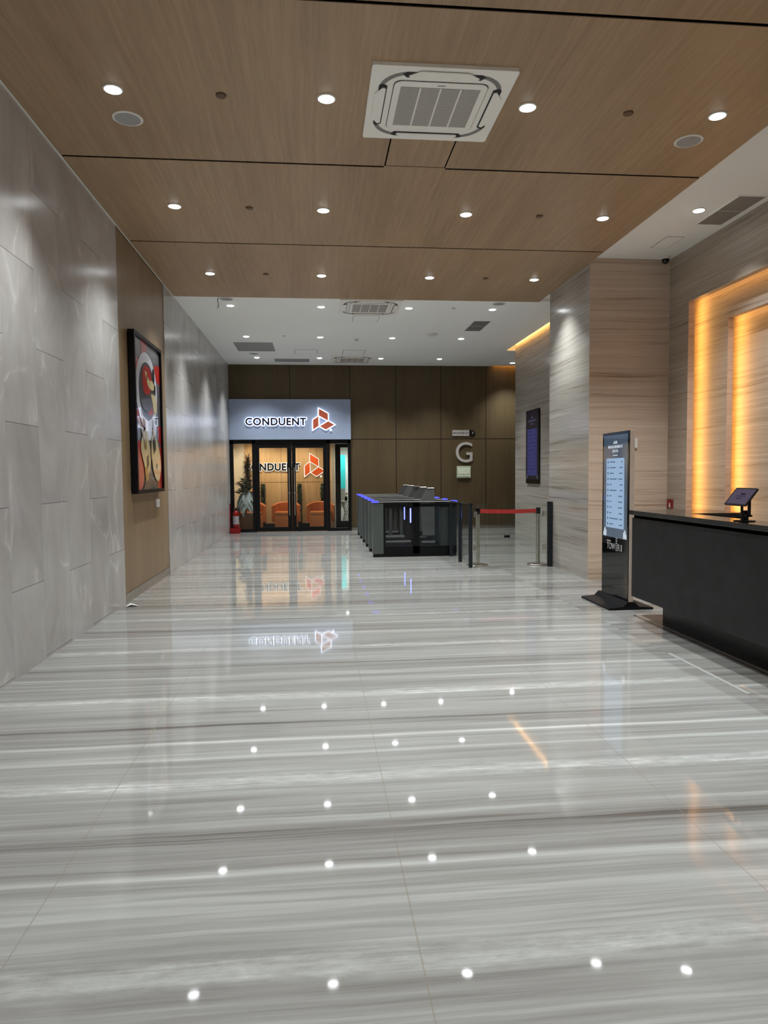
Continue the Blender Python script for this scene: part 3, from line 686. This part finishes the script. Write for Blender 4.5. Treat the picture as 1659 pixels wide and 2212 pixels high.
for y, lab in rows:
    for x, cl in zip((-1.40, .124, 1.635, 3.11), cols):
        d = dup(D0, (x, y, ZC), None, lab + ', ' + cl); d['group'] = 'downlights in the white ceiling'; brighter(d, 1.22)
d = dup(D0, (5.13, 17.85, ZC), None, 'lone white downlight near the warm cove over the brown back wall'); d['group'] = 'downlights in the white ceiling'
d = dup(D0, (4.29, 7.54, ZR), None, 'lone white downlight in the white soffit beside the slatted vent'); d['group'] = 'downlights in the white soffit'
for y in (4.6, 1.2): d = dup(D0, (4.29, y, ZR), None, 'white downlight in the soffit out of view, %.1f metres along' % y); d['group'] = 'downlights in the white soffit'

def cassette(loc, label):
    t = thing('ceiling_cassette', loc, label, 'air conditioner', 'ceiling cassette air conditioners')
    dn = lambda z: face((0, 0, z), '-z')
    MB().prism(rrect(-.522, -.522, .522, .522, .02, 3), .025, dn(0)).build('panel', 'ac_white', t)
    MB().ring(rrect(-.455, -.455, .455, .455, .22, 8), rrect(-.425, -.425, .425, .425, .20, 8), .003, dn(-.025)).build('outlet_ring', 'ac_grey', t)
    MB().prism(rrect(-.345, -.345, .345, .345, .06, 5), .006, dn(-.025)).build('inner_panel', 'ac_white', t)
    MB().ring(rrect(-.350, -.350, .350, .350, .06, 5), rrect(-.345, -.345, .345, .345, .06, 5), .002, dn(-.025)).build('panel_gap', 'ac_dark', t)
    g = MB().box(-.296, -.276, -.034, .296, .276, -.031).build('grille', 'ac_grille', t)
    mb = MB()
    for x in (-.15, 0, .15): mb.box(x-.006, -.276, -.0365, x+.006, .276, -.034)
    mb.build('grille_rib', 'ac_white', g)
    MB().box(-.03, -.312, -.0325, .03, -.303, -.031).build('badge', 'ac_grey', t)
    for k in range(4):
        R = Matrix.Rotation(k*PI/2, 4, 'Z')
        MB().prism([(-.27, .455), (-.30, .435), (-.27, .393), (.27, .393), (.30, .435), (.27, .455)], .004, R @ dn(-.025)).build('outlet_gap', 'ac_dark', t)
        MB().prism([(-.17, .478), (-.255, .425), (-.245, .402), (.245, .402), (.255, .425), (.17, .478)], .006, R @ dn(-.030)).build('louver_flap', 'ac_white', t)
    return t
A0 = cassette((.948, 5.455, ZW), 'large white ceiling cassette air conditioner in the wood ceiling')
dup(A0, (.95, 12.03, ZC), None, 'white ceiling cassette air conditioner beside the edge of the wood ceiling')
dup(A0, (.93, 17.45, ZC), None, 'white ceiling cassette air conditioner close to the brown back wall')
# access hatches
def hatch(x0, y0, x1, y1, z, mat, gap, label, gmat='void'):
    t = thing('access_hatch', ((x0+x1)/2, (y0+y1)/2, z), label, 'access hatch', 'ceiling access hatches'); a, b = (x1-x0)/2, (y1-y0)/2
    MB().box(-a, -b, -.003, a, b, 0).build('gap', gmat, t); MB().box(-a+gap, -b+gap, -.0036, a-gap, b-gap, -.001).build('lid', mat, t); return t
hatch(.665, 6.0, 1.237, 6.55, ZW, 'cwood2', .012, 'wood veneer access hatch beside the large ceiling cassette')
hatch(.71, 12.68, 1.19, 13.22, ZC, 'white_ceiling', .008, 'white access hatch behind the cassette at the wood ceiling edge', 'ac_grey')
hatch(.66, 16.23, 1.18, 16.85, ZC, 'white_ceiling', .012, 'white access hatch before the cassette close to the brown wall', 'ac_grey')
hatch(-.46, 16.2, .07, 16.75, ZC, 'white_ceiling', .012, 'white access hatch between the grey grille and a cassette', 'ac_grey')
hatch(4.37, 8.40, 4.60, 8.83, ZR, 'white_ceiling', .006, 'white access hatch in the soffit near the dome camera', 'ac_grey')
# round things
def disc(name, x, y, z, r, h, mats, label, cat, group=None):
    t = thing(name, (x, y, z), label, cat, group)
    MB().lathe([(r*.82, 0), (r, 0), (r, -h*.6), (r*.86, -h)], n=36).build('rim', mats[0], t, True)
    MB().cyl((0, 0, -h-.001), r*.84, .003, 36).build('mesh_cover', mats[1], t); return t
disc('ceiling_speaker', -1.455, 5.865, ZW, .118, .008, ('white_paint', 'spk'), 'round white speaker in the wood ceiling near the grey stone wall', 'speaker', 'ceiling speakers')
disc('ceiling_speaker', 3.235, 5.867, ZW, .118, .008, ('white_paint', 'spk'), 'round white speaker in the wood ceiling near the reception soffit', 'speaker', 'ceiling speakers')
disc('ceiling_speaker', -1.41, 11.64, ZC, .115, .008, ('white_paint', 'spk'), 'round speaker in the white ceiling beside the loose wire', 'speaker', 'ceiling speakers')
disc('ceiling_speaker', 3.12, 11.68, ZC, .115, .008, ('white_paint', 'spk'), 'round speaker in the white ceiling at the wood edge, towards the pier', 'speaker', 'ceiling speakers')
disc('ceiling_speaker', -1.42, 16.8, ZC, .115, .008, ('white_paint', 'spk'), 'round speaker in the white ceiling near the shopfront', 'speaker', 'ceiling speakers')
disc('smoke_detector', 2.40, 14.28, ZC, .12, .03, ('white_paint', 'white_paint'), 'large round white detector in the white ceiling near the vent', 'detector')
disc('smoke_detector', .89, 14.83, ZC, .05, .04, ('white_paint', 'ac_grey'), 'small grey sensor in the white ceiling between two downlights', 'detector')
k = 0
for y, rl in ((5.46, 'in the row of the large cassette'), (7.67, 'in the middle wood row'), (10.13, 'in the wood row beside the white ceiling')):
    for x, cl in ((-.67, 'nearer the grey stone wall'), (2.505, 'nearer the reception desk')):
        disc('sprinkler_cap', x, y, ZW, .04, .012, ('brown_cap', 'brown_cap'), 'brown sprinkler cap %s, %s' % (rl, cl), 'sprinkler', 'brown sprinkler caps')
disc('sprinkler_cap', 2.41, 12.03, ZC, .035, .01, ('white_paint', 'ac_grey'), 'small pale sprinkler cap in the white ceiling near the pier', 'sprinkler', 'pale sprinkler caps')
disc('sprinkler_cap', -.617, 14.62, ZC, .035, .01, ('white_paint', 'ac_grey'), 'small pale sprinkler cap in the white ceiling near grey grille', 'sprinkler', 'pale sprinkler caps')
tag(MB().tube([(-1.53, 11.56, ZC), (-1.545, 11.58, ZC-.05), (-1.53, 11.6, ZC-.10), (-1.545, 11.6, ZC-.16)], .006, 6).build('loose_wire', 'black'), 'short loose black wire hanging from the white ceiling', 'wire')
# vents
t = thing('ceiling_vent', (4.65, 7.53, ZR), 'long slatted vent in the white soffit above the reception wall', 'vent', 'slatted ceiling vents')
MB().box(-.165, -.43, -.006, .165, .43, 0).build('frame', 'white_ceiling', t)
MB().box(-.145, -.41, -.009, .145, -.008, -.004).build('slats', 'vent', t); MB().box(-.145, .008, -.009, .145, .41, -.004).build('slats', 'vent', t)
t = thing('ceiling_vent', (3.16, 13.45, ZC), 'square slatted vent in the white ceiling near the pier', 'vent', 'slatted ceiling vents')
MB().box(-.18, -.46, -.006, .18, .46, 0).build('frame', 'white_ceiling', t)
MB().box(-.155, -.44, -.009, .155, -.015, -.004).build('slats', 'vent2', t); MB().box(-.155, .015, -.009, .155, .44, -.004).build('slats', 'vent2', t)
t = thing('ceiling_grille', (-1.32, 15.9, ZC), 'large grey perforated ceiling grille near the grey stone wall', 'grille', 'grey ceiling grilles')
MB().box(-.42, -.51, -.012, .42, .51, 0, .003).build('plate', 'grey_perf', t)
t = thing('ceiling_grille', (-.56, 17.7, ZC), 'grey ceiling grille just before the brown back wall', 'grille', 'grey ceiling grilles')
MB().box(-.43, -.2, -.012, .43, .2, 0, .003).build('plate', 'grey_perf', t)
# dome camera
t = thing('dome_camera', (4.76, 9.18, ZR), 'small dome security camera at the soffit corner by the pier', 'camera')
MB().lathe([(.062, 0), (.066, -.02), (.058, -.035)], n=24).build('mount', 'white_paint', t, True)
MB().lathe([(.052, -.035), (.050, -.055), (.036, -.082), (.012, -.096)], n=24).build('dome', 'black_gloss', t, True)

# ------------------------------------------------------------------ speed gates
def gate(y, label):
    t = thing('speed_gate', (1.0, y, 0), label, 'turnstile', 'speed gates across the lobby')
    L, D, H = 1.53, .19, 1.0
    MB().box(.01, .01, 0, L-.01, D-.01, .055).build('toe', 'gate_black', t)
    MB().box(0, 0, .055, .195, D, .975, .008).build('end_column', 'gate_grey', t)
    MB().box(L-.30, .012, .19, L-.13, D-.012, .90, .004).build('end_column', 'gate_grey', t)
    f = MB().box(.195, 0, .055, .23, D, .96).box(L-.12, 0, .055, L, D, .96).box(.73, 0, .055, .85, D, .96).box(.23, 0, .055, L-.12, D, .19).box(.23, 0, .90, L-.12, D, .96)
    f.build('side_frame', 'gate_black', t)
    for x0, x1 in ((.23, .73), (.85, L-.12)):
        for yy in (.004, D-.010): MB().box(x0, yy, .19, x1, yy+.006, .90).build('side_glass', 'gate_glass', t)
    MB().box(.24, .05, .36, .58, .14, .385).box(.24, .05, .26, .70, .14, .285).box(.90, .06, .24, 1.15, .13, .27).build('inner_rail', 'rail_grey', t)
    MB().box(.30, .06, .40, .36, .13, .88).box(.50, .06, .40, .55, .13, .88).build('inner_column', 'gate_grey', t)
    MB().box(-.005, .002, .975, L+.01, D-.002, 1.0, .003).build('top_plate', 'gate_top', t)
    MB().box(-.005, -.004, .990, L+.01, .0018, .9995).build('edge_trim', 'alu_bright', t)
    MB().box(-.008, -.006, .982, .11, D+.006, 1.008, .004).build('status_light', 'led_blue_top', t)
    MB().box(L-.075, -.006, .982, L+.014, D+.006, 1.008, .004).build('status_light', 'led_blue_top', t)
    return t
def wing(t, first_):
    # barrier wing and light bar on the lane side of the gates after the first
    MB().prism([(1.04, .30), (1.28, .30), (1.27, 1.215), (1.13, 1.215), (1.00, .98), (1.005, .80)], .014, face((0, -.03, 0), '-y')).build('barrier_wing', 'wing', t)
    MB().tube([(1.135, -.048, 1.218), (1.265, -.048, 1.218)], .008, 6).build('wing_edge', 'steel', t)
    MB().box(.80, -.012, .55, .822, -.0005, .83).build('light_bar', 'led_blue', t)
ords = ['frontmost', 'second', 'third', 'fourth', 'fifth']
g0 = gate(12.40, 'frontmost speed gate, grey and black with smoked glass sides, next to the glass fence')
g1 = gate(13.33, 'second speed gate behind the frontmost one, blue light at its end'); wing(g1, False)
for k, lab in enumerate(('third speed gate of the row, behind the second one', 'fourth speed gate of the row, counted towards the brown wall', 'fifth speed gate of the row, just before the hindmost one', 'hindmost speed gate of the row, close to the brown back wall')):
    dup(g1, (1.0, 14.26+.93*k, 0), None, lab)
# fence posts and panels
def post(x, y, h, label, sx=.055, sy=.05):
    t = thing('fence_post', (x, y, 0), label, 'post', 'dark fence posts by the speed gates')
    MB().box(-sx/2, -sy/2, 0, sx/2, sy/2, h, .004).build('shaft', 'dark_steel', t); MB().box(-sx/2-.004, -sy/2-.004, h-.012, sx/2+.004, sy/2+.004, h).build('post_cap', 'gate_black', t)
    return t
post(2.413, 12.32, .965, 'slim dark post touching the frontmost speed gate')
post(2.411, 11.53, 1.0, 'slim dark post in the middle of the glass fence')
post(2.426, 10.80, 1.02, 'dark post at the free end of the glass fence, hinging the glass gate')
post(3.705, 10.76, 1.035, 'dark post against the stone pier, hinging the glass gate', .07, .06)
for ya, yb_, lab in ((11.56, 12.29, 'glass fence panel between the frontmost speed gate and the middle post'), (10.83, 11.50, 'glass fence panel between the middle post and the end post')):
    t = thing('glass_fence', (2.411, (ya+yb_)/2, .08), lab, 'glass panel', 'glass fence panels'); h = (yb_-ya)/2
    MB().box(-.005, -h, 0, .005, h, .92).build('panel_glass', 'glass', t); MB().box(-.008, -h, .915, .008, h, .93).build('top_rail', 'dark_steel', t)
def glass_leaf(x0, x1, hx, s, lab):
    t = thing('glass_gate', (x0, 10.78, .07), lab, 'gate', 'glass swing gate leaves'); wd = x1-x0
    MB().box(0, -.006, 0, wd, .006, .945).build('leaf_glass', 'glass', t)
    for z in (.24, .78):
        MB().box(hx-x0-.028, -.018, z-.04, hx-x0+.028, .018, z+.04, .004).build('hinge', 'steel', t)
    return t
a = glass_leaf(2.47, 3.06, 2.50, 1, 'glass gate leaf beside the speed gate fence')
MB().box(.50, -.02, .40, .585, .02, .44, .004).build('latch', 'black', a)
b = glass_leaf(3.068, 3.655, 3.625, 1, 'glass gate leaf beside the stone pier')
# belt barriers
def stanchion(x, y, lab, belt=None):
    t = thing('belt_stanchion', (x, y, 0), lab, 'stanchion', 'belt stanchions')
    MB().lathe([(.17, 0), (.172, .012), (.165, .022), (.10, .034), (.04, .040)], n=40).build('base', 'steel', t, True)
    MB().cyl((0, 0, .038), .032, .80, 24).build('pole', 'steel', t, True)
    MB().lathe([(.036, .835), (.038, .84), (.038, .925), (.034, .935)], n=24).build('belt_head', 'gate_black', t, True)
    return t
s1 = stanchion(2.59, 11.00, 'steel belt stanchion whose red belt starts, beside the fence end post')
s2 = stanchion(3.588, 10.99, 'steel belt stanchion holding the end of the red belt, beside the pier')
mb = MB()
for k in range(12):
    f0, f1 = k/12, (k+1)/12; L = .998-.07; X = lambda f: .035+L*f; Z = lambda f: .885-.012*math.sin(PI*f)
    mb.box(X(f0), -.0015-.02*f0, Z(f0)-.032, X(f1), .0015-.02*f0, Z(f0)+.032)
mb.build('belt', 'red_belt', s1)

# ------------------------------------------------------------------ wall display on the lobby wall and the kiosk
def list_rows(parent, m, w, z0, z1, n, mat, card_w):
    mb = MB(); dz = (z1-z0)/n
    for k in range(n):
        zc = z1-dz*(k+.5); L = (.30, .34, .22, .40, .12, .38, .1, .1, .12, .12, .48, .22)[k % 12]*card_w; R = (.08, .16, .18, .22, .14, .13, .22, .22, .22, .18, .14, .16)[k % 12]*card_w
        x0 = -card_w/2
        mb.prism(ell(x0+.10*card_w, zc, .022*w, .016, 10), .001, m)
        mb.prism([(x0+.20*card_w, zc-.006), (x0+.20*card_w+L, zc-.006), (x0+.20*card_w+L, zc+.006), (x0+.20*card_w, zc+.006)], .001, m)
        mb.prism([(-x0-.09*card_w-R, zc-.006), (-x0-.09*card_w, zc-.006), (-x0-.09*card_w, zc+.006), (-x0-.09*card_w-R, zc+.006)], .001, m)
    return mb.build('list_rows', mat, parent)
def hands(parent, m, w, z, mat):
    for s in (-1, 1):
        mb = MB()
        for k, (dx, h) in enumerate(((0, .05), (.022, .085), (.044, .10), (.066, .07))):
            x = s*(w/2-.005-dx); mb.prism([(x, z), (x-s*.016, z), (x-s*.016, z+h), (x, z+h)], .001, m)
        mb.build('hand_icon', mat, parent)
# local coordinates: the panel faces -x; local x runs towards the camera
t = thing('kiosk', (3.385, 7.56, 0), 'free-standing screen kiosk reading AIR MEASUREMENT DATA beside the black desk', 'kiosk')
MB().prism([(-.245, 0), (-.245, .022), (-.085, .034), (-.035, .085), (.045, .085), (.095, .034), (.255, .022), (.255, 0)], .79, Matrix(((1, 0, 0, 0), (0, 0, 1, -.375), (0, 1, 0, 0), (0, 0, 0, 1)))).build('base', 'black', t)
MB().box(-.018, -.355, .06, .035, .345, 1.95, .003).build('body', 'kiosk_edge', t)
MB().box(-.026, -.352, .062, -.018, .342, 1.948, .002).build('front_glass', 'black_gloss', t)
m = face((-.0265, -.005, 0), '-x')
sc_ = MB().prism([(-.312, .757), (.312, .757), (.312, 1.916), (-.312, 1.916)], .0008, m).build('screen', 'kscreen', t)
m2 = face((-.0275, -.005, 0), '-x')
MB().prism(rrect(-.235, .865, .235, 1.655, .02, 4), .0008, m2).build('list_card', 'kcard', t)
m3 = face((-.0285, -.005, 0), '-x')
list_rows(t, m3, .62, .875, 1.645, 12, 'kdark', .47)
for s_, (a_, b_), zz in (('AIR', (-.055, .055), (1.815, 1.848)), ('MEASUREMENT', (-.19, .19), (1.767, 1.80)), ('DATA', (-.075, .075), (1.719, 1.752))):
    mb = MB(); text_into(mb, s_, a_, zz[0], b_, zz[1], .001, m2, 0.012); mb.build('heading', 'ktext', t)
MB().prism([(-.06, 1.683), (.06, 1.683), (.06, 1.692), (-.06, 1.692)], .001, m2).build('subheading', 'ktext', t)
hands(t, m2, .62, .762, 'ktext')
mb = MB()
for s_, a_, b_ in (('TOW', -.205, .02), ('R', .085, .145), ('1', .165, .195)): text_into(mb, s_, a_, .615, b_, .690, .001, m2, 0.02)
for k in range(6): mb.prism([(.032, .612+.026*k), (.074, .612+.026*k), (.074, .626+.026*k), (.032, .626+.026*k)], .001, m2)
mb.prism([(-.205, .70), (-.10, .70), (-.10, .718), (-.205, .718)], .001, m2)
mb.build('tower_logo', 'grey_logo', t)
t = thing('wall_display', (4.58, 14.335, 0), 'dim dark portrait display mounted on the stone lobby wall', 'display')
MB().box(-.035, -.435, 1.268, 0, .435, 2.82, .004).build('bezel', 'black_gloss', t)
m = face((-.0355, 0, 0), '-x')
MB().prism([(-.41, 1.36), (.41, 1.36), (.41, 2.80), (-.41, 2.80)], .0008, m).build('screen', 'dscreen', t)
m2 = face((-.0375, 0, 0), '-x')
MB().prism(rrect(-.325, 1.44, .325, 2.42, .02, 4), .0008, m2).build('list_card', 'dcard', t)
list_rows(t, face((-.0395, 0, 0), '-x'), .8, 1.45, 2.41, 12, 'ddark', .65)
for s_, (a_, b_), zz in (('AIR', (-.07, .07), (2.64, 2.68)), ('MEASUREMENT', (-.24, .24), (2.57, 2.615)), ('DATA', (-.09, .09), (2.50, 2.545))):
    mb = MB(); text_into(mb, s_, a_, zz[0], b_, zz[1], .001, m2, 0.012); mb.build('heading', 'dtext', t)
hands(t, m2, .80, 1.37, 'dtext')

# ------------------------------------------------------------------ reception desk
t = thing('reception_desk', (3.13, 6.70, 0), 'long black stone reception desk with a polished counter on the lobby side', 'desk')
ZT = 1.115
MB().box(.03, -4.6, .245, .27, 0, 1.04, .004).box(.27, -.65, .245, .80, 0, 1.04, .004).build('front_panel', 'desk_stone', t)
MB().box(0, -4.6, 1.072, .275, .01, ZT, .003).box(.275, -.66, 1.072, .83, .01, ZT, .003).build('counter_top', 'counter', t)
MB().box(.045, -4.59, 1.04, .26, -.01, 1.072).box(.26, -.64, 1.04, .80, -.01, 1.072).build('shadow_gap', 'void', t)
MB().box(.32, -4.6, 0, .52, -.09, .245).build('plinth', 'plinth', t)
MB().box(.27, -4.6, .72, .85, -.65, .75).build('work_top', 'counter', t)
t = thing('tablet_stand', (3.265, 5.02, ZT), 'tablet on a black tilting stand on the reception counter', 'tablet')
MB().lathe([(.075, 0), (.078, .006), (.03, .012)], n=28).build('base', 'black', t, True)
MB().cyl((0, 0, .008), .028, .075, 18).box(-.02, -.055, .035, .02, .02, .055).tube([(0, -.09, .045), (0, .09, .045)], .006, 8).build('column', 'black', t, True)
MB().tube([(0, .035, .05), (.0, .035, .16)], .010, 8).tube([(0, -.055, .05), (0, -.055, .17)], .012, 8).build('arm', 'black', t, True)
tl = math.atan2(.126, .10)
mt = Matrix.Translation((-.065, .02, .118)) @ Matrix(((0, math.cos(tl), -math.sin(tl), 0), (-1, 0, 0, 0), (0, math.sin(tl), math.cos(tl), 0), (0, 0, 0, 1)))
MB().prism(rrect(-.137, 0, .137, .165, .012, 4), .010, mt).build('tablet_body', 'black', t)
MB().prism([(-.122, .012), (.122, .012), (.122, .153), (-.122, .153)], .0006, mt @ Matrix.Translation((0, 0, .0105))).build('tablet_screen', 'tscreen', t)
mb = MB(); mm = mt @ Matrix.Translation((0, 0, .0115))
for x0, x1, ya, yb_ in ((-.02, .04, .098, .112), (-.06, .055, .082, .087), (-.04, .025, .060, .067)): mb.prism([(x0, ya), (x1, ya), (x1, yb_), (x0, yb_)], .0005, mm)
mb.build('screen_lines', 'tdark', t)
# wall items by the desk
t = thing('fire_sign', (XW, 9.20, .99), 'small red sign with a white figure on the stone wall behind the desk', 'sign')
MB().box(-.012, -.075, 0, 0, .075, .125).build('plate', 'red', t)
MB().prism([(-.02, .012), (-.004, .012), (0, .05), (.006, .012), (.022, .012), (.012, .075), (-.012, .075)], .001, face((-.0125, 0, 0), '-x')).build('pictogram', 'label_white', t)
t = thing('wall_switch', (4.39, 9.3, 1.83), 'white wall box on the brown stone pier behind the kiosk', 'switch')
MB().box(-.05, -.03, 0, .05, 0, .135, .004).build('case', 'label_white', t); MB().box(-.02, -.034, .04, .02, -.03, .09).build('rocker', 'white_paint', t)
